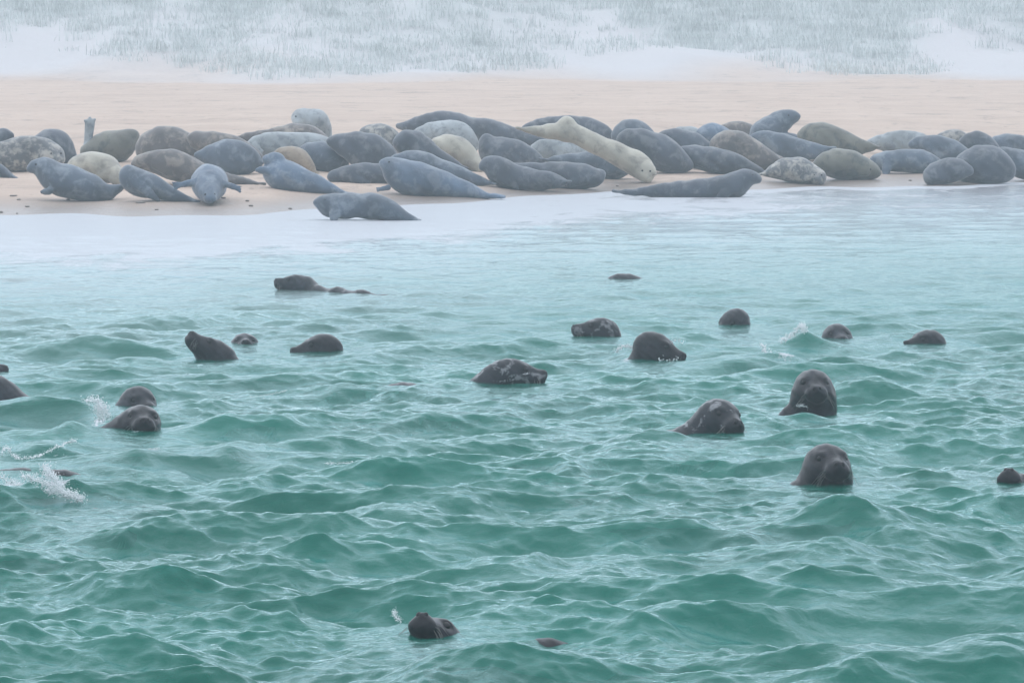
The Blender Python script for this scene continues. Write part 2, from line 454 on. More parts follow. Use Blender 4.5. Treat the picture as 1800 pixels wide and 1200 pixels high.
def swim(hx, hy=0.0, dz=-.13, r=.12):         # body trails along (hx, hy), just under the surface
    return [(hx * .13, hy * .13, dz * .25, r * .95), (hx * .30, hy * .30, dz * .75, r * 1.1), (hx * .6, hy * .6, dz * 1.5, r * 1.55),
            (hx * 1.0, hy * 1.0, dz * 1.9, r * 1.6), (hx * 1.35, hy * 1.35, dz * 1.9, r), (hx * 1.6, hy * 1.6, dz * 1.9, r * .4)]

# label, coat, centre px, centre py, waterline py, scale, yaw, pitch, roll, body chain
WS = [
 ('dark wet seal head with long pale whiskers, nearest of the three right-hand heads', 'wdark', 1455, 812, 853, 1.12, 14, 5, 0,
  [(-.01, .03, -.11, .135), (-.03, .05, -.28, .19), (-.35, -.02, -.37, .21), (-.8, -.25, -.40, .20), (-1.2, -.4, -.36, .08)]),
 ('dark seal rising high out of the water with shoulders showing and two big nostrils', 'wdark', 1430, 677, 730, 1.12, 3, 2, 0,
  [(0, .03, -.11, .14), (-.02, .06, -.27, .175), (-.17, .04, -.24, .06), (-.05, .2, -.45, .24), (-.3, .6, -.75, .24), (-.5, 1.1, -.85, .08)]),
 ('grey seal head with pale neck streaks, left of the tall dark seal', 'wspot', 1268, 730, 758, 1.10, 27, -4, -6,
  [(-.07, .04, -.08, .125), (-.17, .06, -.22, .16), (-.5, -.12, -.31, .20), (-.95, -.40, -.38, .19), (-1.3, -.6, -.3, .07)]),
 ('small round seal head facing the camera right of the tall white splash', 'wgrey', 1472, 589, 597, .98, 8, 0, 4, bottle(0)),
 ('flat dark seal head turned left, farthest right of the swimming seals in the middle distance', 'wgrey', 1628, 600, 605, 1.0, -58, 4, 0, [(.07,.04,-.08,.10),(.1,.06,-.2,.13),(.4,.2,-.38,.17),(.9,.3,-.4,.18),(1.4,.4,-.4,.06)]),
 ('smooth rounded seal head bowed down, beyond the tall white splash', 'wgrey', 1288, 565, 572, 1.02, -42, -18, 0, bottle(.3)),
 ('big dark seal head in profile facing right with droplets on its snout', 'wdark', 1154, 609, 632, 1.13, 72, -12, 0,
  [(-.05, .03, -.10, .135), (-.15, .08, -.28, .17), (-.4, .2, -.5, .22), (-.9, .5, -.6, .2), (-1.3, .7, -.6, .07)]),
 ('grey seal head in profile pointing its snout left with pale mottled cheek', 'wspot', 1052, 579, 592, 1.05, -78, 12, 0,
  [(.06, .0, -.07, .115), (.08, .05, -.25, .15), (.2, .3, -.6, .22), (.4, .8, -.8, .2), (.6, 1.2, -.8, .06)]),
 ('spotted seal swimming right with its long sloping neck out of the water in the centre', 'wspot', 905, 655, 678, 1.08, 84, 5, 0,
  [(-.11, 0, -.03, .105), (-.19, -.01, -.10, .115), (-.42, -.06, -.26, .15), (-.85, -.18, -.26, .19), (-1.3, -.3, -.27, .15), (-1.6, -.4, -.27, .05)]),
 ('dark seal head lying level and facing left, rightmost of the three heads at left', 'wdark', 562, 610, 619, 1.12, -72, 0, 0, [(.06,.04,-.08,.11),(.08,.08,-.22,.14),(.4,.2,-.42,.17),(.9,.3,-.45,.18),(1.4,.4,-.45,.06)]),
 ('tiny seal head facing the camera between two larger dark heads', 'wspot', 430, 604, 605, .92, 5, 14, 0, bottle(0, .2)),
 ('dark seal tilting its snout up to the left beside the tiny seal head', 'wdark', 370, 616, 631, 1.08, -66, 46, 0,
  [(.07, .02, -.08, .125), (.12, .0, -.22, .15), (.4, .1, -.36, .2), (.9, .3, -.4, .19), (1.3, .4, -.4, .07)]),
 ('grey seal farthest out in the mist, snout raised left, thin back trailing right', 'wgrey', 518, 498, 510, .92, -84, 16, 0,
  [(.12, -.03, -.04, .095), (.26, -.2, -.10, .075), (.45, -.45, -.105, .085), (.7, -.8, -.115, .085), (.95, -1.0, -.15, .08), (1.2, -1.2, -.3, .04)]),
 ('seal head half hidden behind the whiskered dark head on the left', 'wgrey', 245, 704, 716, 1.0, 24, -4, 4, bottle(-.5)),
 ('dark whiskered seal head with raised nose on the left, in front of another head', 'wdark', 249, 739, 760, 1.10, 9, 9, -3,
  [(-.08, .04, -.08, .125), (-.22, .06, -.20, .15), (-.55, -.02, -.33, .2), (-1.0, -.15, -.36, .19), (-1.4, -.2, -.28, .07)]),
 ('seal snout just entering the left edge of the water, facing right', 'wgrey', -36, 645, 653, 1.0, 86, 4, 0, swim(-1, .2)),
 ('seal with smooth humped back at the left edge and a long low trail behind', 'wgrey', -85, 694, 706, 1.05, -88, -5, 0,
  [(.14, 0, .0, .12), (.27, 0, .0, .155), (.36, -.02, -.05, .15), (.55, -.08, -.15, .13), (.85, -.12, -.14, .115), (1.1, -.2, -.17, .09), (1.4, -.3, -.22, .04)]),
 ('seal muzzle with two nostrils poking straight out of the water at the right edge', 'wdark', 1791, 862, 848, 1.08, -26, 42, 0,
  [(.12, .06, -.06, .13), (.3, .02, -.10, .16), (.6, -.1, -.16, .2), (1.0, -.2, -.2, .18), (1.4, -.3, -.22, .06)]),
 ('black seal muzzle pointing up with flared nostrils in the foreground', 'wdark', 768, 1122, 1112, 1.0, -24, 42, 0,
  [(.07, .08, -.13, .11), (.18, .10, -.22, .13), (.38, .05, -.14, .10), (.52, .05, -.112, .10), (1.0, 0, -.25, .17), (1.4, 0, -.25, .06)]),
 ('faint seal head barely breaking the misty water below the beach', 'wgrey', 1085, 497, 491, .95, -70, 0, 0, swim(1, -.3)),
 ('seal diving away under the largest white splash on the left', 'wdark', 178, 924, 893, .95, 80, -12, 0,
  [(-.12, 0, -.03, .09), (-.28, 0, -.10, .12), (-.5, -.05, -.16, .17), (-.9, -.1, -.24, .19), (-1.3, -.1, -.26, .08)]),
 ('dark seal back rolling at the surface between the splashes at the left edge', 'wdark', -45, 868, 832, 1.0, -80, -10, 0,
  [(.15, 0, .02, .12), (.3, 0, .02, .135), (.55, 0, .0, .145), (.8, 0, -.05, .12), (1.1, 0, -.14, .06)]),
]
HEADS = []

def make_swimmer(label, coat, cx, cy, wl, s, yaw, pitch, roll, chain):
    base = on_water(cx, wl); Y = base[1]
    c = at_depth(cx, cy, Y) - np.array([0, 0, .012])
    HEADS.append((c[0], Y, chain))
    origin = np.array([c[0], Y, 0.0])
    root = bpy.data.objects.new('grey_seal', None); COL.objects.link(root); root.location = origin
    root.empty_display_size = 0.1
    tag(root, label, 'seal', GW)
    hc = c - origin
    Rm = rot(yaw, pitch, roll)
    prims, cuts = head_prims(hc, Rm, s)
    back = hc + Rm @ np.array([-.05, 0, -.01]) * s
    prev, pr_r = back, .098 * s
    for q in chain:
        p = hc + np.array(q[:3])
        prims.append(('cone', tuple(prev), tuple(p), pr_r, q[3], ONE, .09)); prev, pr_r = p, q[3]
    # hind flippers
    d = prev - (hc + np.array(chain[-2][:3])); d = d / (np.linalg.norm(d) + 1e-9)
    sd_ = np.array([-d[1], d[0], 0])
    for e in (-1, 1):
        prims.append(('cone', tuple(prev), tuple(prev + d * .22 + sd_ * .07 * e), .04, .022, ONE, .03))
    WARP[:] = [.0022, .16, cx * .37]
    V, F = solid(prims + cuts, 0.0095)
    WARP[0] = 0.0
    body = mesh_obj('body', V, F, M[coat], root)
    loc_ = (V - hc) @ Rm / s                  # dark bare skin round eyes and nose pad, with under-muzzle shade painted in
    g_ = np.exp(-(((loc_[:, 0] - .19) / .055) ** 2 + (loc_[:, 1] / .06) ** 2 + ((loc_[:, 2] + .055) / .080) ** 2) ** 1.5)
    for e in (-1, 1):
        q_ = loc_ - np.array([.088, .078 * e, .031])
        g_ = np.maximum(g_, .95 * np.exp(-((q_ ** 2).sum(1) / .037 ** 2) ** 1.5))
    a_ = body.data.attributes.new('dark_skin_shade', 'FLOAT', 'POINT'); a_.data.foreach_set('value', (.9 * g_).astype(np.float32))
    def P(x, y, z): return hc + Rm @ (np.array([x, y, z]) * s)
    for e in (-1, 1):
        dirn = Rm @ np.array([.45, .85 * e, .12]); dirn /= np.linalg.norm(dirn)
        p = snap(prims + cuts, P(.088, .074 * e, .031), dirn) - dirn * .007 * s
        v, f = ball(p, (.0225 * s,) * 3)
        mesh_obj('eye', v, f, M['eye'], root)
    for e in (-1, 1):
        p = snap(prims + cuts, P(.227, .0175 * e, -.005), Rm @ np.array([1., 0, 0]))
        p = p - Rm @ np.array([.0015, 0, 0]) * s
        v, f = ball(p, (.009 * s, .0135 * s, .0155 * s), Rm=Rm)
        mesh_obj('nostril', v, f, M['nostril'], root)
    rng = random.Random(int(cx * 7 + cy))
    for e in (-1, 1):
        vs, fs = [], []
        for i in range(9):
            a = P(.145 + .017 * (i % 3), .062 * e, -.028 - .015 * (i // 3))
            ln = rng.uniform(.06, .11) * s
            dr = Rm @ np.array([rng.uniform(-.05, .35), e * rng.uniform(.55, .9), rng.uniform(-.95, -.35)]); dr /= np.linalg.norm(dr)
            p0 = a; pts = [p0, p0 + dr * ln * .5, p0 + dr * ln + Rm @ np.array([-.02, 0, -.022]) * s]
            w = [.0008, .0007, .0003]
            for q, wi in zip(pts, w):
                for k in range(3):
                    an = 2.094 * k
                    vs.append(q + np.array([math.cos(an) * wi, math.sin(an) * wi * .3, math.sin(an) * wi]))
            b0 = len(vs) - 9
            for u in range(2):
                for k in range(3):
                    fs.append((b0 + u * 3 + k, b0 + u * 3 + (k + 1) % 3, b0 + u * 3 + 3 + (k + 1) % 3, b0 + u * 3 + 3 + k))
        mesh_obj('whiskers', np.array(vs), np.array(fs), M['whisker'], root)
    return root

for w in WS: make_swimmer(*w)

# ------------------------------------------------------------------ seals on the beach
# label, coat, [(px, py, radius px, depth offset m)...] nose to tail, options
BS = [
 ('dark seal at the left edge of the beach with only its raised snout in view', 'dark', [(19,238,6),(4,238,12),(-25,252,20),(-80,262,22),(-130,272,8)], {}),
 ('mottled pale seal at far left with its light round face turned to the camera', 'mottled', [(100,282,8,-.25),(98,273,15,-.1),(78,266,22),(50,264,25),(15,268,22),(-40,276,12),(-80,282,4)], {'eyes': [(90,270),(107,270)]}),
 ('round dark seal back behind the light-faced mottled seal', 'dark', [(62,262,10),(78,252,20),(98,252,24),(112,262,18),(130,274,5)], {}),
 ('dark tapering tail end of a seal at the left edge, low on the sand', 'slate', [(-90,292,18),(-45,292,21),(-8,298,13),(10,305,7),(21,311,3)], {'hf': 1}),
 ('slate seal facing left with its head lifted, beside the cream seal', 'slate', [(53,297,7),(66,292,13),(84,300,21),(102,314,27),(130,322,28),(158,331,24),(182,338,16),(200,334,9),(214,329,4)], {'eyes': [(63, 289)], 'ff': (86,336,72,337,6), 'hf': 1}),
 ('cream seal lying curled behind the lifted-head slate seal', 'cream', [(208,316,12,-.3),(203,306,15,-.2),(185,297,24),(160,292,25),(135,294,18),(122,300,8)], {}),
 ('olive grey seal holding one hind flipper straight up in the air', 'olive', [(236,238,9),(226,245,17),(210,256,27),(185,259,26),(162,266,18),(152,268,12)], {'up': (154,250,158,217,9)}),
 ('brown seal rolled on its side right of the seal with the raised flipper', 'brown', [(252,268,12),(262,254,20),(290,250,28),(322,255,24),(352,262,17),(376,268,7)], {}),
 ('brown seal lying behind the slate seal on the left of the herd', 'brown', [(336,243,9),(352,246,15),(380,250,17),(412,257,17),(440,268,12),(462,282,5)], {}),
 ('slate seal curled with rounded back pointing to the right, left part of herd', 'slate', [(345,273,5),(365,271,12),(390,270,22),(415,272,25),(438,278,18),(456,285,7)], {}),
 ('long brown seal with pale brow lying left, partly behind the blue-grey face-on seal', 'brown', [(237,289,8),(250,285,13),(275,285,20),(305,290,26),(335,302,24),(370,312,16),(410,317,10),(452,323,4)], {'hf': 1}),
 ('blue-grey seal lying head-on towards the camera with both fore flippers spread', 'blue', [(369,350,8,-.75),(369,344,13,-.6),(368,336,20,-.4),(368,322,31,0),(369,322,29,.4),(372,320,18,.9),(374,320,7,1.3)], {'eyes': [(361, 342), (377, 342)], 'fl2': [(342,320,305,327,6),(396,324,424,332,5)]}),
 ('slate seal with thick neck tapering to a tail at lower right, by the wet sand', 'slate', [(225,305,13),(232,313,21),(248,322,23),(270,329,19),(295,339,14),(318,347,8),(338,353,3)], {'hf': 1}),
 ('blue-grey seal lying plump with tail towards the water, behind the wading seal', 'blue', [(470,280,9,-.1),(488,281,12),(484,300,22),(500,309,27),(528,317,22),(556,325,16),(582,333,9),(606,340,3)], {'hf': 1, 'ff': (466,300,449,299,6)}),
 ('tan seal tucked between the pale silvery seal and the plump blue-grey one', 'tan', [(487,270,7),(502,270,12),(522,280,20),(538,291,14),(549,300,5)], {}),
 ('silvery pale grey seal lying long in the left middle of the herd', 'pale', [(440,256,8),(455,252,14),(480,254,21),(515,256,22),(550,256,21),(580,262,16),(610,270,6)], {'ff': (446,255,461,268,4)}),
 ('thin light brown seal back below the pale young seal', 'brown', [(418,243,4),(445,241,9),(480,238,12),(515,236,18),(548,240,17),(575,250,8)], {}),
 ('pale lilac young seal sitting highest behind the herd, left of centre', 'pale', [(524,215,7,-.3),(527,207,15,-.15),(540,212,19),(556,214,21),(568,226,14),(578,240,6)], {'eyes': [(520,205),(533,205)]}),
 ('blue-grey seal with domed head looking right, in the herd left of centre', 'slate', [(609,292,5),(598,283,13),(582,278,22),(566,276,26),(550,272,22),(535,266,10)], {}),
 ('dark seal lying low in front of the domed head, left of the big blue seal', 'dark', [(583,311,8),(600,308,13),(630,305,17),(662,305,17),(700,308,14),(730,312,6)], {}),
 ('big dark grey seal filling the herd behind, left of the white streaked one', 'dark', [(582,248,8),(600,250,14),(628,256,24),(655,266,28),(676,272,20),(690,280,10)], {}),
 ('grey seal with white streaked shoulder and arched neck', 'mottled', [(640,236,10),(652,236,16),(668,242,24),(686,254,24),(700,266,14),(712,276,5)], {}),
 ('small blue-grey seal head held upright amid the herd, right of the big dark seal', 'blue', [(664,256,7),(667,262,12),(672,274,14),(680,290,14),(695,300,8)], {}),
 ('big blue seal stretched out right with tail at the foam line, centre front', 'blue', [(674,288,8),(684,290,14),(700,304,25),(725,314,30),(760,320,26),(795,328,19),(828,337,12),(852,343,6),(873,346,2)], {'eyes': [(684, 285)], 'hf': 1, 'ff': (682,330,663,333,5)}),
 ('grey-purple seal lying behind the big blue seal, tail to the right', 'slate', [(693,282,8),(712,280,13),(738,284,18),(768,296,18),(800,306,16),(832,316,11),(858,322,4)], {'hf': 1}),
 ('dark mound-backed seal left of the yellow cream seal', 'dark', [(703,250,12),(718,248,20),(738,258,21),(762,272,15),(785,283,11),(808,293,4)], {}),
 ('yellowish cream seal with its head down, centre of the herd', 'cream', [(844,298,5,-.2),(836,290,11,-.1),(820,276,20),(798,262,24),(775,256,17),(763,256,7)], {}),
 ('white arched seal behind the yellowish cream seal', 'pale', [(834,260,7),(826,248,13),(808,234,19),(780,230,18),(752,232,14),(730,236,7)], {}),
 ('long dark seal stretched across the back of the herd at centre', 'dark', [(700,222,4),(722,219,9),(755,214,15),(790,216,20),(825,226,20),(862,230,20),(900,240,16),(935,246,10),(960,248,3)], {}),
 ('dark seal raising its snout left of the white oval seal', 'dark', [(856,243,7),(857,250,13),(866,264,22),(890,268,25),(918,272,20),(940,280,12),(952,286,5)], {}),
 ('dark wet seal with head lifted to the left in the centre front', 'dark', [(848,294,7),(862,289,15),(880,302,24),(905,312,22),(935,316,18),(965,318,15),(990,320,7)], {'eyes': [(856,286)]}),
 ('dark broad seal lying flat in the centre front, tail end lifted left', 'dark', [(1056,308,9),(1042,312,17),(1015,310,23),(980,308,23),(945,302,15),(920,296,9),(903,291,3)], {}),
 ('grey seal with pale rimmed head looking right, beside the long cream seal', 'slate', [(1106,292,12),(1096,288,20),(1074,292,24),(1045,288,22),(1012,284,15),(980,282,8),(962,282,3)], {}),
 ('white oval seal lying in the middle of the herd', 'pale', [(936,262,5),(950,262,14),(975,262,19),(1000,264,20),(1022,270,15),(1040,278,5)], {}),
 ('long cream seal with its pale face down on the sand', 'cream', [(1137,315,7,-.25),(1135,304,16,-.15),(1124,292,21),(1098,277,20),(1066,262,18),(1030,245,17),(1000,232,15),(968,231,13),(940,230,8),(920,228,3)], {'eyes': [(1129, 300), (1143, 301)], 'ff': (1146,296,1152,308,5), 'hump': (996,220,16)}),
 ('dark seal back right behind the hump of the cream seal', 'dark', [(916,230,3),(935,222,8),(965,218,12),(1000,218,14),(1035,224,16),(1060,234,14),(1074,244,7)], {}),
 ('rounded grey seal back right of the long cream seal, at rear', 'slate', [(1084,240,10),(1098,232,18),(1115,230,20),(1135,238,15),(1152,246,6)], {}),
 ('big dark blue seal slumped in the right middle of the herd', 'dark', [(1096,245,12),(1112,246,20),(1140,258,28),(1168,272,30),(1190,284,22),(1210,290,10)], {}),
 ('dark seal resting over its neighbour right of centre', 'dark', [(1164,240,9),(1182,242,15),(1205,250,21),(1230,262,20),(1255,275,12),(1272,284,5)], {}),
 ('pale topped seal showing only its back, behind the dark pair right of centre', 'pale', [(1180,236,5),(1198,233,10),(1218,236,12),(1236,246,9),(1248,256,4)], {}),
 ('blue-grey seal back behind the herd, left of the upright-headed seal', 'blue', [(1226,240,6),(1240,234,13),(1258,234,16),(1276,244,14),(1290,254,6)], {}),
 ('large dark seal stretched low on the sand behind the beached right-facing seal', 'dark', [(1196,268,10),(1215,274,18),(1250,281,22),(1288,288,19),(1318,296,12),(1342,304,4)], {'hf': 1}),
 ('brown seal back just left of the upright-headed seal', 'brown', [(1266,230,6),(1280,227,11),(1300,227,13),(1322,234,13),(1345,242,7)], {}),
 ('brown-grey rolled seal below the upright-headed seal', 'brown', [(1256,258,8),(1268,252,18),(1290,254,25),(1318,266,23),(1345,276,15),(1370,284,5)], {}),
 ('seal holding its head high above the herd and looking right', 'slate', [(1403,205,5),(1391,205,10),(1374,210,16),(1356,222,18),(1338,232,18),(1345,244,18),(1390,250,16),(1430,256,8)], {'eyes': [(1386, 203)]}),
 ('grey seal with a bright rim along its back, under the upright-headed seal', 'slate', [(1326,240,6),(1342,243,13),(1370,252,18),(1400,260,17),(1432,263,11),(1457,262,3)], {}),
 ('dark reddish seal flank wedged behind the mottled seal by the water', 'brown', [(1316,276,9),(1332,277,15),(1352,280,14),(1375,286,8),(1392,292,3)], {}),
 ('mottled seal curled by the water with its round head at right', 'mottled', [(1438,316,9,-.2),(1438,311,14,-.1),(1424,306,18),(1402,300,23),(1376,298,18),(1356,302,9),(1342,306,3)], {'eyes': [(1432,308),(1444,308)]}),
 ('olive seal back at the rear, right of the upright-headed seal', 'olive', [(1410,238,8),(1424,234,16),(1448,238,22),(1476,246,19),(1505,254,13),(1535,259,5)], {}),
 ('tan and grey seal lying with its head right, right part of the herd', 'olive', [(1541,304,8),(1528,299,16),(1500,292,25),(1472,288,26),(1450,288,18),(1436,292,8)], {'eyes': [(1530,298)]}),
 ('pale back of a seal at the rear of the right-hand herd', 'pale', [(1528,252,6),(1552,248,12),(1585,246,16),(1618,250,15),(1645,258,6)], {}),
 ('smooth grey seal lying level, right part of the herd', 'slate', [(1538,284,10),(1552,284,16),(1582,283,19),(1618,284,20),(1645,292,13),(1662,300,5)], {'ff': (1560,292,1556,308,8)}),
 ('dark seal with its round head on the wet sand, front right', 'dark', [(1636,315,9,-.2),(1640,308,17,-.1),(1655,303,21),(1680,298,20),(1702,300,9)], {}),
 ('grey seal draped across the others in the right-hand herd', 'slate', [(1604,254,8),(1622,254,15),(1650,260,21),(1682,272,20),(1710,284,11),(1730,294,4)], {}),
 ('speckled seal back at the rear right', 'mottled', [(1648,246,6),(1664,244,13),(1682,244,15),(1700,252,13),(1715,262,5)], {}),
 ('domed dark seal back at the rear right beside the speckled one', 'dark', [(1690,256,9),(1706,250,16),(1724,252,19),(1742,264,15),(1756,276,6)], {}),
 ('massive dark seal standing at the water edge, far right', 'dark', [(1684,300,14),(1698,294,24),(1724,290,34),(1748,292,31),(1766,300,20)], {}),
 ('grey seal back at the rear near the right edge', 'slate', [(1738,254,6),(1756,250,12),(1782,250,14),(1812,258,14),(1850,268,6)], {}),
 ('dark seal with pale edge by the right border, lying behind the massive one', 'slate', [(1748,270,10),(1768,276,17),(1795,288,24),(1835,296,22),(1880,302,8)], {}),
 ('slate seal wading through the white swash, facing left', 'slate', [(556,356,5),(566,356,12),(580,361,19),(602,362,22),(635,361,21),(665,364,22),(690,373,16),(712,382,9),(733,389,3)], {'eyes': [(572, 352)], 'hf': 1, 'ff': (590,372,584,386,10)}),
 ('dark seal beached at the water edge with lifted head, facing right', 'dark', [(1334,315,6),(1322,312,11),(1306,316,18),(1290,326,22),(1262,331,20),(1225,333,17),(1185,334,14),(1145,336,9),(1115,338,5),(1092,338,2)], {'hf': 1, 'eyes': [(1322,308)]}),
]

def catmull(P, n=4):
    P = np.array(P, float); out = []
    Q = np.vstack([2 * P[0] - P[1], P, 2 * P[-1] - P[-2]])
    for i in range(1, len(Q) - 2):
        for k in range(n):
            t = k / n
            out.append(.5 * (2 * Q[i] + (Q[i + 1] - Q[i - 1]) * t + (2 * Q[i - 1] - 5 * Q[i] + 4 * Q[i + 1] - Q[i + 2]) * t * t + (3 * Q[i] - Q[i - 1] - 3 * Q[i + 1] + Q[i + 2]) * t ** 3))
    out.append(P[-1]); out = np.array(out); out[:, -1] = np.maximum(out[:, -1], .008)
    return out

def make_lying(label, coat, pts, opt):
    pts = [p if len(p) == 4 else (*p, 0.0) for p in pts]
    k = max(range(len(pts)), key=lambda i: pts[i][1] + pts[i][2])
    foot = pts[k][1] + pts[k][2]
    heavy = foot < 298 and 'up' not in opt and 'young' not in label
    if heavy: foot += .45 * max(p[2] for p in pts)
    big = max(pts, key=lambda p: p[2])
    g = ground_at(pts[k][0], foot)
    rmax = big[2] * g[1] / FP
    Yc = g[1] + rmax * 0.9
    origin = np.array([at_depth(big[0], 300, Yc)[0], Yc, 0]); origin[2] = max(float(terrain(origin[0], origin[1])), -0.05)
    m = Yc / FP
    def W(px, py, dy=0.0):
        q = at_depth(px, py, Yc + dy); return q - origin
    P4 = []
    for px, py, r, dy in pts:
        q = W(px, py, dy); P4.append((*q, r * m))
    C = catmull(P4, 3)
    S = np.array([1, 1.22, 1])
    prims = []
    for a, b in zip(C[:-1], C[1:]):
        # belly settles on the sand: squash only sideways
        prims.append(('cone', tuple(a[:3]), tuple(b[:3]), a[3], b[3], S, .03))
    if heavy:
        for a, b in zip(C[2:-3:2], C[4:-1:2]):
            prims.append(('cone', (a[0], a[1], a[2] - .45 * a[3]), (b[0], b[1], b[2] - .45 * b[3]), a[3], b[3], S, .05))
    if 'ff' not in opt and 'fl2' not in opt and rmax > .13:
        i0 = int(len(C) * .30); p = C[i0][:3]; q = C[min(i0 + 4, len(C) - 1)][:3]; d = (q - p) / (np.linalg.norm(q - p) + 1e-9); rr = C[i0][3]
        a = p + np.array([0, -rr * 1.12, -rr * .15]); b = a + d * .20 + np.array([0, -.03, -.07]); c2 = a + d * .34 + np.array([0, -.01, -.12])
        prims.append(('cone', tuple(a), tuple(b), .075, .065, np.array([1, .5, 1]), .03)); prims.append(('cone', tuple(b), tuple(c2), .065, .03, np.array([1, .5, 1]), .02))
    def flip(x0, y0, x1, y1, rp, near):
        a, b = W(x0, y0, near), W(x1, y1, near - .12)
        mid = (a + b) / 2
        prims.append(('cone', tuple(a), tuple(mid), rp * m * 1.1, rp * m, np.array([1, .7, 1]), .05))
        d = (b - a) * .5
        for e in (-1, 0, 1):                  # splayed digits
            tip = b + np.array([-d[2], 0, d[0]]) * .35 * e
            prims.append(('cone', tuple(mid), tuple(tip), rp * m * .62, rp * m * .30, np.array([1, .6, 1]), .02))
    if 'ff' in opt: flip(*opt['ff'], -rmax * 1.0)
    if 'fl2' in opt:
        for q in opt['fl2']: flip(*q, -.25)
    main = prims; prims_up = []
    if 'up' in opt:
        prims = prims_up
        x0, y0, x1, y1, rp = opt['up']
        a, b = W(x0, y0 + 6), W(x1, y1)
        prims.append(('cone', tuple(W(x0 + 3, y0 + 18)), tuple(a), rp * m * 1.4, rp * m * .8, ONE, .06))
        prims.append(('cone', tuple(a), tuple(b), rp * m * .75, rp * m * 1.0, np.array([1, .5, 1]), .03))
        for e in (-1, 0, 1): prims.append(('cone', tuple(b), tuple(b + np.array([.075 * e, 0, .085 - .035 * abs(e) + .01 * e])), rp * m * .55, rp * m * .3, np.array([1, .5, 1]), .02))
    prims = main
    if 'hump' in opt:
        x0, y0, rp = opt['hump']; prims.append(('cone', tuple(W(x0, y0)), tuple(W(x0, y0 + 10)), rp * m, rp * m * 1.2, ONE, .06))
    if 'hf' in opt or pts[-1][2] < 9:
        t = C[-1][:3]; d = C[-1][:3] - C[-4][:3]; d = d / (np.linalg.norm(d) + 1e-9)
        for e in (-1, 1):
            prims.append(('cone', tuple(t - d * .06), tuple(t + d * .12 + np.array([0, .10 * e, .02])), .030, .018, np.array([1, 1.4, 1]), .03))
    # muzzle pads give the nose end its blunt shape
    n0, n1 = C[0][:3], C[2][:3]; fw = (n0 - n1) / (np.linalg.norm(n0 - n1) + 1e-9)
    rr = max(C[0][3], .035)
    for e in (-1, 1):
        sdv = np.cross(fw, [0, 0, 1]); sdv = sdv / (np.linalg.norm(sdv) + 1e-9)
        prims.append(('ell', n0 + sdv * rr * .45 * e - fw * .01, (rr * .8,) * 3, ID, .03))
    # a soft belly pad where the weight rests
    gz = float(terrain(origin[0], origin[1])) - origin[2]
    WARP[:] = [.007, .6, big[0] * .173]
    V, F = solid(prims, 0.019)
    WARP[0] = 0.0
    if 'eyes' in opt or prims_up:
        root = bpy.data.objects.new('grey_seal', None); COL.objects.link(root); root.location = origin; root.empty_display_size = .1
        mesh_obj('body', V, F, M[coat], root)
        if prims_up:
            V2, F2 = solid(prims_up, .012); mesh_obj('hind_flipper', V2, F2, M['pale'], root)
        for ex, ey in opt.get('eyes', []):
            ts = np.linspace(-1.3, .6, 200)
            L = np.array([W(ex, ey, t) for t in ts]); Fv = field(L, prims)
            if (Fv < 0).any():
                p = L[int(np.argmax(Fv < 0))]
                v, f = ball(p, (.015, .010, .015)); mesh_obj('eye', v, f, M['eye'], root)
    else:
        root = mesh_obj('grey_seal', V, F, M[coat], None, loc=origin)
    tag(root, label, 'seal', GB)
    return root

for b in BS: make_lying(*b)

# ------------------------------------------------------------------ the sea
def ocean(Nx, Ny, Lx, Ly, peak, lmin, lmax, rms, seed, wind=(0.35, -1.0), spread=2.0, power=4.0):
    rng = np.random.default_rng(seed)
    kx = np.fft.fftfreq(Nx, Lx / Nx) * 2 * np.pi; ky = np.fft.fftfreq(Ny, Ly / Ny) * 2 * np.pi
    KX, KY = np.meshgrid(kx, ky, indexing='ij'); K = np.sqrt(KX ** 2 + KY ** 2); K[0, 0] = 1e-6
    kp = 2 * np.pi / peak
    w = np.array(wind) / np.hypot(*wind)
    cosd = np.abs(KX * w[0] + KY * w[1]) / K
    S = np.exp(-(kp / K) ** 2 * 1.25) / K ** power * (0.22 + 0.78 * cosd ** spread)
    S[(K > 2 * np.pi / lmin) | (K < 2 * np.pi / lmax)] = 0
    H = (rng.standard_normal((Nx, Ny)) + 1j * rng.standard_normal((Nx, Ny))) * np.sqrt(S)
    h = np.fft.ifft2(H).real; sc = rms / h.std()
    dx = np.fft.ifft2(-1j * KX / K * H).real; dy = np.fft.ifft2(-1j * KY / K * H).real
    return [(q * sc).astype(np.float32) for q in (h, dx, dy)]

def sample(T, Lx, Ly, x, y):
    Nx, Ny = T.shape
    u = x / Lx * Nx; v = y / Ly * Ny
    i = np.floor(u).astype(np.int64); j = np.floor(v).astype(np.int64); fu = u - i; fv = v - j
    i0, i1, j0, j1 = i % Nx, (i + 1) % Nx, j % Ny, (j + 1) % Ny
    return (T[i0, j0] * (1 - fu) + T[i1, j0] * fu) * (1 - fv) + (T[i0, j1] * (1 - fu) + T[i1, j1] * fu) * fv

# crests picked out one by one: photo pixel of the crest foot, half width (m), height (m), depth (m)
CRESTS = [(625,912,.50,.075,.34),(150,1050,.40,.085,.34),(1385,1175,.42,.12,.34),(1715,1185,.55,.12,.36),(1190,945,.36,.10,.32),
          (585,775,.24,.06,.25),(900,712,.42,.085,.4),(1416,612,.26,.13,.3),(1414,744,.13,.085,.12),(600,690,.25,.09,.3),
          (1135,706,.22,.07,.25),(1680,878,.3,.075,.25),(60,1075,.35,.06,.3),(1555,665,.2,.06,.25),(235,622,.25,.07,.3),
          (430,1095,.45,.05,.35),(985,1085,.3,.05,.25),(250,815,.4,.04,.3),(1460,935,.3,.06,.25),(760,865,.6,.05,.3)]

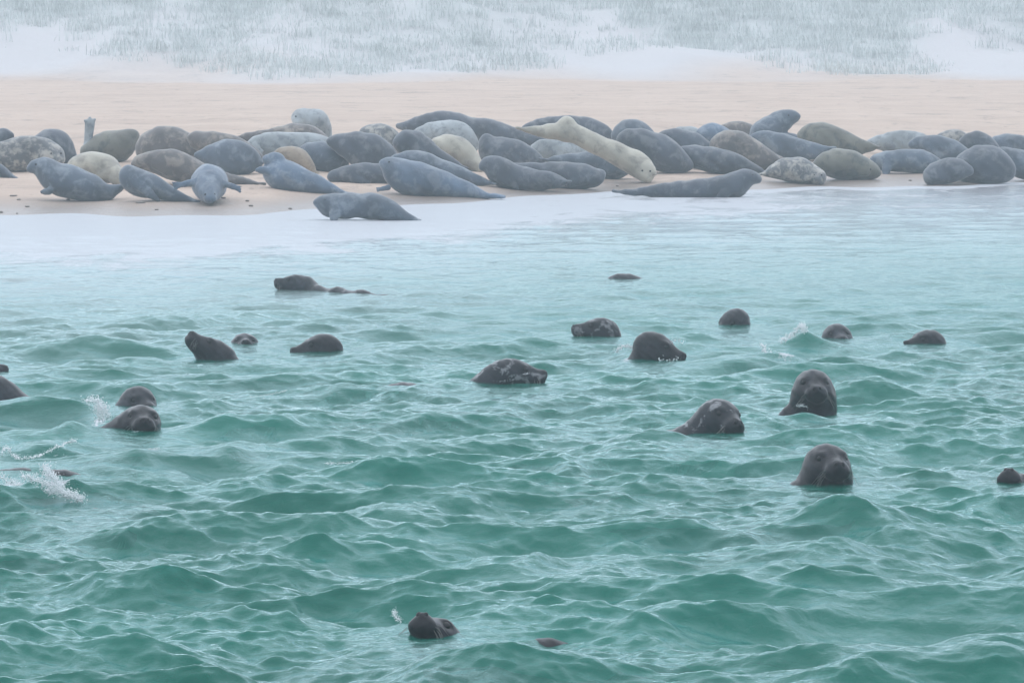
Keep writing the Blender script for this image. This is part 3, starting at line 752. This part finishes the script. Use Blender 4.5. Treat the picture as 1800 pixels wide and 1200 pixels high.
def build_water():
    nu, nv = 980, 1750
    uu = np.concatenate([-np.geomspace(4.0, 0.135, 40)[:-1], np.linspace(-0.13, 0.13, nu), np.geomspace(0.135, 4.0, 40)[1:]])
    vv = np.concatenate([np.linspace(-25, 20, 40)[:-1], np.geomspace(20, 93, nv), np.linspace(93.5, 98, 6)])
    U, Y = np.meshgrid(uu, vv)
    X = U * np.maximum(Y, 16.0)
    sh = X.shape
    x = X.ravel(); y = Y.ravel()
    A = ocean(2048, 4096, 44.0, 88.0, 2.0, 0.30, 9.0, 0.050, 23, (0.25, -1.0), 2.6, 4.4)
    B = ocean(1024, 1024, 9.3, 9.3, 0.40, 0.07, 0.42, 0.0060, 5, (-0.2, -1.0), 2.5)
    ha, dxa, dya = [sample(T, 44.0, 88.0, x, y) for T in A]
    hb, dxb, dyb = [sample(T, 9.3, 9.3, x, y) for T in B]
    t = y - shore(x)
    amp = np.interp(y, [20, 34, 45, 54, 62, 72, 90], [1.0, .95, .74, .46, .24, .11, .05]) * np.clip((-t + 1.0) / 10, .06, 1)
    patch = np.clip(.35 + 1.25 * vnoise(x * .55, y * .30, 21), .2, 1.5)
    flat = np.zeros_like(x)
    for hx, hy, ch in HEADS:
        dxx = (x - hx) / .42; dyy = np.where(y < hy, (hy - y) / 1.7, (y - hy) / .6)
        flat = np.maximum(flat, np.exp(-(dxx ** 2 + dyy ** 2) ** 2))
    amp = amp * (1 - .80 * flat)
    z = ha * amp + hb * (amp + .25 * flat) * patch + .010 * flat
    for px, py, w, h, d in CRESTS:
        q = on_water(px, py); dx_, dy_ = x - q[0], y - q[1] - .12 * np.sin((x - q[0]) * 3 + px)
        prof = np.where(dy_ > 0, np.exp(-(dy_ / d) ** 2), np.exp(-(dy_ / (d * .55)) ** 2))
        tri = np.exp(-np.abs(dx_ / w) ** 1.5)
        z = z + .7 * h * tri * prof * (1 + .3 * (vnoise(x * 6, y * 2, 9) - .5))
    xx = x - .85 * dxa * amp - .5 * dxb * amp * patch
    yy = y - .85 * dya * amp - .5 * dyb * amp * patch
    z = np.where(np.abs(U.ravel()) > .5, 0, z)
    V = np.stack([xx, yy, z], 1)
    n0, n1 = sh
    I = np.arange(n0 * n1).reshape(sh)
    F = np.stack([I[:-1, :-1].ravel(), I[:-1, 1:].ravel(), I[1:, 1:].ravel(), I[1:, :-1].ravel()], 1)
    o = mesh_obj('water', V, F, M['water'])
    tag(o, kind='structure')
    shal_mist = np.clip((t + 36) / 31, 0, 1) ** .95; shal_mist = shal_mist * shal_mist * (3 - 2 * shal_mist)  # begins well offshore so the colour also carries mist whitening
    left = np.clip((2.5 - x) / 6, 0, 1)
    foam = (.38 + .32 * left) * np.clip((7 - x) / 4, .5, 1) * np.exp(-((t + 5.5) / (6.0 + 2 * left)) ** 2) + .62 * np.exp(-((t + .2) / .9) ** 2)
    foam = foam + .16 * shal_mist
    froth = np.zeros_like(x)
    for px, py, w, d, k in [(112,874,.14,.5,.62),(60,850,.16,.5,.6),(15,850,.12,.5,.55),(60,806,.16,.3,.5),(100,796,.12,.3,.48),(172,735,.10,.5,.55),(256,797,.10,.12,.55),(592,818,.09,.15,.48),(642,826,.07,.2,.55),
                            (1382,632,.16,.6,.62),(1350,626,.06,.5,.5),(1100,632,.10,.6,.55),(1180,640,.12,.4,.5),(1412,722,.05,.1,.5),(1345,741,.05,.1,.45),(472,696,.14,.12,.45),(697,1096,.03,.15,.5),(905,682,.18,.15,.42),(1268,762,.16,.12,.40),(1440,735,.14,.12,.40),(240,765,.14,.15,.42),(1290,574,.1,.3,.42),(1630,607,.1,.3,.42)]:
        q = on_water(px, py)
        froth = np.maximum(froth, (k - .06) * np.exp(-(((x - q[0]) / w) ** 2 + ((y - q[1]) / d) ** 2)))
    for nm, arr in (('shallow_mist', shal_mist), ('foam', foam), ('froth', froth)):
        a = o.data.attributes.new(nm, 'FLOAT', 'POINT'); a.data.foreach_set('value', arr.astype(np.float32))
    return o

build_water()

# ------------------------------------------------------------------ beach, dune, sea bed: one sheet
def build_ground():
    xs = np.concatenate([np.linspace(-62, -22, 60)[:-1], np.linspace(-22, 22, 460), np.linspace(22, 62, 60)[1:]])
    ys = np.concatenate([np.linspace(-26, 60, 40)[:-1], np.linspace(60, 200, 900), np.linspace(200, 236, 24)[1:]])
    X, Y = np.meshgrid(xs, ys); Z = terrain(X, Y)
    t = Y - shore(X)
    Z = Z + (vnoise(X * 4, Y * 2.4, 31) - .5) * .018 * np.clip(t / 4, 0, 1)
    n0, n1 = X.shape; I = np.arange(n0 * n1).reshape(X.shape)
    F = np.stack([I[:-1, :-1].ravel(), I[:-1, 1:].ravel(), I[1:, 1:].ravel(), I[1:, :-1].ravel()], 1)
    o = mesh_obj('sand_ground', np.stack([X.ravel(), Y.ravel(), Z.ravel()], 1), F, M['sand'])
    tag(o, kind='structure')
    D = dune_foot(X)
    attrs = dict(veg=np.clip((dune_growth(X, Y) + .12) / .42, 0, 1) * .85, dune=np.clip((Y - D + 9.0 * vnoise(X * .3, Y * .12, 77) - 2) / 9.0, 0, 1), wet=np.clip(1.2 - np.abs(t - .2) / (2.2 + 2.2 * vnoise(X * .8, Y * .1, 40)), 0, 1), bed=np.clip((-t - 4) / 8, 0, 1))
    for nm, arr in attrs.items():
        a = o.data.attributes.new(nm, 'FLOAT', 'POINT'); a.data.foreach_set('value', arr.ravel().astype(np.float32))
build_ground()

def build_grass():
    rng = np.random.default_rng(4)
    n = 12000
    x = rng.uniform(-24, 24, n); y = dune_foot(x) + rng.uniform(0, 34, n)
    keep = dune_growth(x, y) > rng.uniform(-.16, .34, n)
    x, y = x[keep], y[keep]; z = terrain(x, y)
    K = 26
    bx = np.repeat(x, K) + rng.normal(0, .24, len(x) * K); by = np.repeat(y, K) + rng.normal(0, .24, len(x) * K); bz = np.repeat(z, K) - .03
    L = rng.uniform(.5, 1.0, len(bx)) * np.repeat(rng.uniform(.12, .55, len(x)), K); a = rng.uniform(0, 2 * np.pi, len(bx)); lean = rng.uniform(.15, .7, len(bx))
    w = .012
    c, s = np.cos(a), np.sin(a)
    p = []
    for k, (f, ww) in enumerate(((0, 1), (.5, .8), (1, .1))):
        off = lean * L * f ** 2
        cx, cy, cz = bx + c * off, by + s * off, bz + L * f * (1 - .25 * f * lean)
        for e in (-1, 1): p.append(np.stack([cx - s * w * ww * e, cy + c * w * ww * e, cz], 1))
    V = np.stack(p, 1).reshape(-1, 3)
    b = np.arange(len(bx)) * 6
    F = np.concatenate([np.stack([b, b + 1, b + 3, b + 2], 1), np.stack([b + 2, b + 3, b + 5, b + 4], 1)])
    o = mesh_obj('dune_grass', V, F, M['grass'], smooth=False)
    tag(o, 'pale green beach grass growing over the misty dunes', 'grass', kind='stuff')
build_grass()

# ------------------------------------------------------------------ splashes
def splash(label, wl, paths, n, r0, r1, spread, seed):
    rng = random.Random(seed); Y = on_water(900, wl)[1]; m_ = Y / FP
    base = at_depth(paths[0][0][0], wl, Y); base[2] = 0
    vs, fs, nn = [], [], 0
    v0, f0 = ball((0, 0, 0), (1, 1, 1), 7, 5)
    prims = []; r1 *= .5; r0 *= .8; n = int(n * 3.2)
    def at_(px, py, dy): return at_depth(px, py, Y + dy) - base
    for path in paths:
        ln = sum(math.hypot(a_[0] - b_[0], a_[1] - b_[1]) for a_, b_ in zip(path[:-1], path[1:]))
        K = max(6, int(ln / max(2.2, spread * .9)))
        prev = None
        for i in range(K + 1):                # the connected rope of foam
            u = i / K * (len(path) - 1); j = min(int(u), len(path) - 2); t = u - j
            px = path[j][0] * (1 - t) + path[j + 1][0] * t; py = path[j][1] * (1 - t) + path[j + 1][1] * t
            c = at_(px + rng.gauss(0, .8) * spread, py + rng.gauss(0, .7) * spread, rng.gauss(0, .012))
            r = r1 * rng.uniform(.45, 1.05)
            if prev is not None: prims.append(('cone', tuple(prev[0]), tuple(c), prev[1], r, ONE, .004))
            for _ in range(4 if spread > 1.5 else 1):      # side strands and lobes
                e = c + np.array([rng.gauss(0, 1), rng.gauss(0, .5), rng.gauss(0, .8)]) * spread * m_ * 1.4
                prims.append(('cone', tuple(c), tuple(e), r * .7, r * rng.uniform(.25, .7), ONE, .004))
            prev = (c, r)
    V, F = solid(prims, max(.0035, r1 * .45))
    vs.append(V); fs.append(F); nn = len(V)
    for path in paths:
        for _ in range(max(5, int(n * .8))):
            i = rng.randrange(len(path) - 1); t = rng.random()
            px = path[i][0] * (1 - t) + path[i + 1][0] * t + rng.gauss(0, 1.3) * spread; py = path[i][1] * (1 - t) + path[i + 1][1] * t - rng.gauss(.5, 1.1) * spread
            c = at_(px, py, rng.gauss(0, .05)); r = r0 + (r1 - r0) * .7 * rng.random() ** 2
            Q = v0 * np.array([r * rng.uniform(.8, 1.8), r, r])
            vs.append(Q @ np.array(Matrix.Rotation(rng.uniform(-1.5, 1.5), 3, 'Y')).T + c); fs.append(f0 + nn); nn += len(v0)
    o = mesh_obj('splash', np.concatenate(vs), np.concatenate(fs), M['foam'], loc=base)
    tag(o, label, 'splash', 'white splashes in the water')

splash('tall curling splash of white water between two distant seal heads', 626, [[(1372,600),(1392,590),(1410,572)],[(1340,606),(1346,620),(1362,624),(1385,628),(1405,634)],[(1410,572),(1414,584)]], 150, .002, .009, 2.4, 1)
splash('arc of spray behind the big dark head facing right', 630, [[(1082,618),(1096,608),(1112,610),(1120,618)]], 150, .0016, .007, 2.2, 2)
splash('droplets shaken over the snout of the big dark head facing right', 634, [[(1180,596),(1190,600),(1200,602)],[(1158,630),(1172,638),(1195,630)]], 22, .0016, .005, 2.6, 3)
splash('white foam blob running down a wave on the left', 752, [[(152,706),(170,703),(182,716),(190,735)],[(172,712),(178,738)]], 230, .002, .009, 3.2, 4)
splash('string of white foam and drops at the left edge', 838, [[(0,800),(10,785),(22,800),(34,806),(62,803),(74,799),(96,788),(120,778),(135,774)]], 160, .0016, .006, 2.0, 5)
splash('largest churning white splash over the diving seal on the left', 886, [[(38,840),(60,842),(84,852),(90,866)],[(88,862),(110,866),(130,872),(145,878)],[(100,846),(104,858),(112,868),(135,876)],[(80,820),(84,836),(100,842)]], 260, .0016, .0085, 4.0, 6)
splash('streaks of white foam spreading at the left edge', 872, [[(0,834),(14,846),(30,850),(40,856)],[(0,858),(12,862)]], 150, .0016, .006, 2.8, 7)
splash('short white crest curling below the left heads', 806, [[(232,798),(250,796),(262,790),(280,789)]], 130, .001, .004, 1.2, 8)
splash('thin white line along a wave crest left of centre', 698, [[(440,698),(470,694),(490,690),(504,686)]], 160, .0008, .0028, .7, 9)
splash('glinting ripple of foam left of centre', 824, [[(572,814),(600,814),(625,813),(645,816),(658,822)]], 150, .001, .0045, 1.4, 10)
splash('small white cap lapping at the tall dark seal', 733, [[(1402,714),(1410,712),(1418,716)]], 60, .001, .005, 1.4, 11)
splash('little white crest between the two front right seals', 744, [[(1340,736),(1350,734)]], 40, .001, .004, 1.6, 12)
splash('spurt of white drops beside the foreground muzzle', 1110, [[(694,1072),(693,1082),(704,1092)],[(722,1102),(730,1106)]], 90, .001, .0035, 2.2, 13)
splash('foam line round the throat of the spotted seal in the centre', 680, [[(878,671),(890,669),(905,667)],[(920,658),(930,656)]], 45, .001, .003, 1.0, 14)

# ------------------------------------------------------------------ scraps of seaweed on the sand
for i, (px, py, w) in enumerate([(23,345,5),(33,352,3),(48,364,4),(120,352,3),(247,357,8),(275,369,4),(2,374,3),(30,376,2),(435,354,3),(441,363,3),(510,368,3),(393,349,4),(1085,328,3),(1165,342,3),(1600,318,3)]):
    g = ground_at(px, py); r = w * g[1] / FP
    v, f = ball((0, 0, .008), (r * 1.2, r * 1.6, .012), 12, 7)
    rg = np.random.default_rng(i); v = v * (1 + .35 * (vnoise(v[:, 0] * 20 + i * 5, v[:, 1] * 20, i)[:, None] - .5) * 2)
    gz = float(terrain(g[0], g[1]))
    o = mesh_obj('seaweed_scrap', v, f, M['weed'], loc=(g[0], g[1], max(gz, 0)))
    tag(o, 'small dark scrap of seaweed lying on the sand by the water', 'seaweed', 'seaweed scraps on the sand')

# ------------------------------------------------------------------ mist
def build_haze():
    x0, x1, y0, y1, z0, z1 = -68, 68, -32, 242, -3.9, 9.2
    v = [(x, y, z) for x in (x0, x1) for y in (y0, y1) for z in (z0, z1)]
    f = [(0, 1, 3, 2), (4, 6, 7, 5), (0, 4, 5, 1), (2, 3, 7, 6), (0, 2, 6, 4), (1, 5, 7, 3)]
    m = bpy.data.materials.new('mist'); m.use_nodes = True; t = m.node_tree; t.nodes.clear()
    o = t.nodes.new('ShaderNodeOutputMaterial'); p = t.nodes.new('ShaderNodeVolumePrincipled')
    p.inputs['Color'].default_value = (0.86, 0.94, 1.0, 1); p.inputs['Density'].default_value = HAZE_DENSITY; p.inputs['Anisotropy'].default_value = 0.0
    t.links.new(p.outputs[0], o.inputs['Volume'])
    ob = mesh_obj('haze', v, f, m, smooth=False)
    tag(ob, kind='stuff')
build_haze()
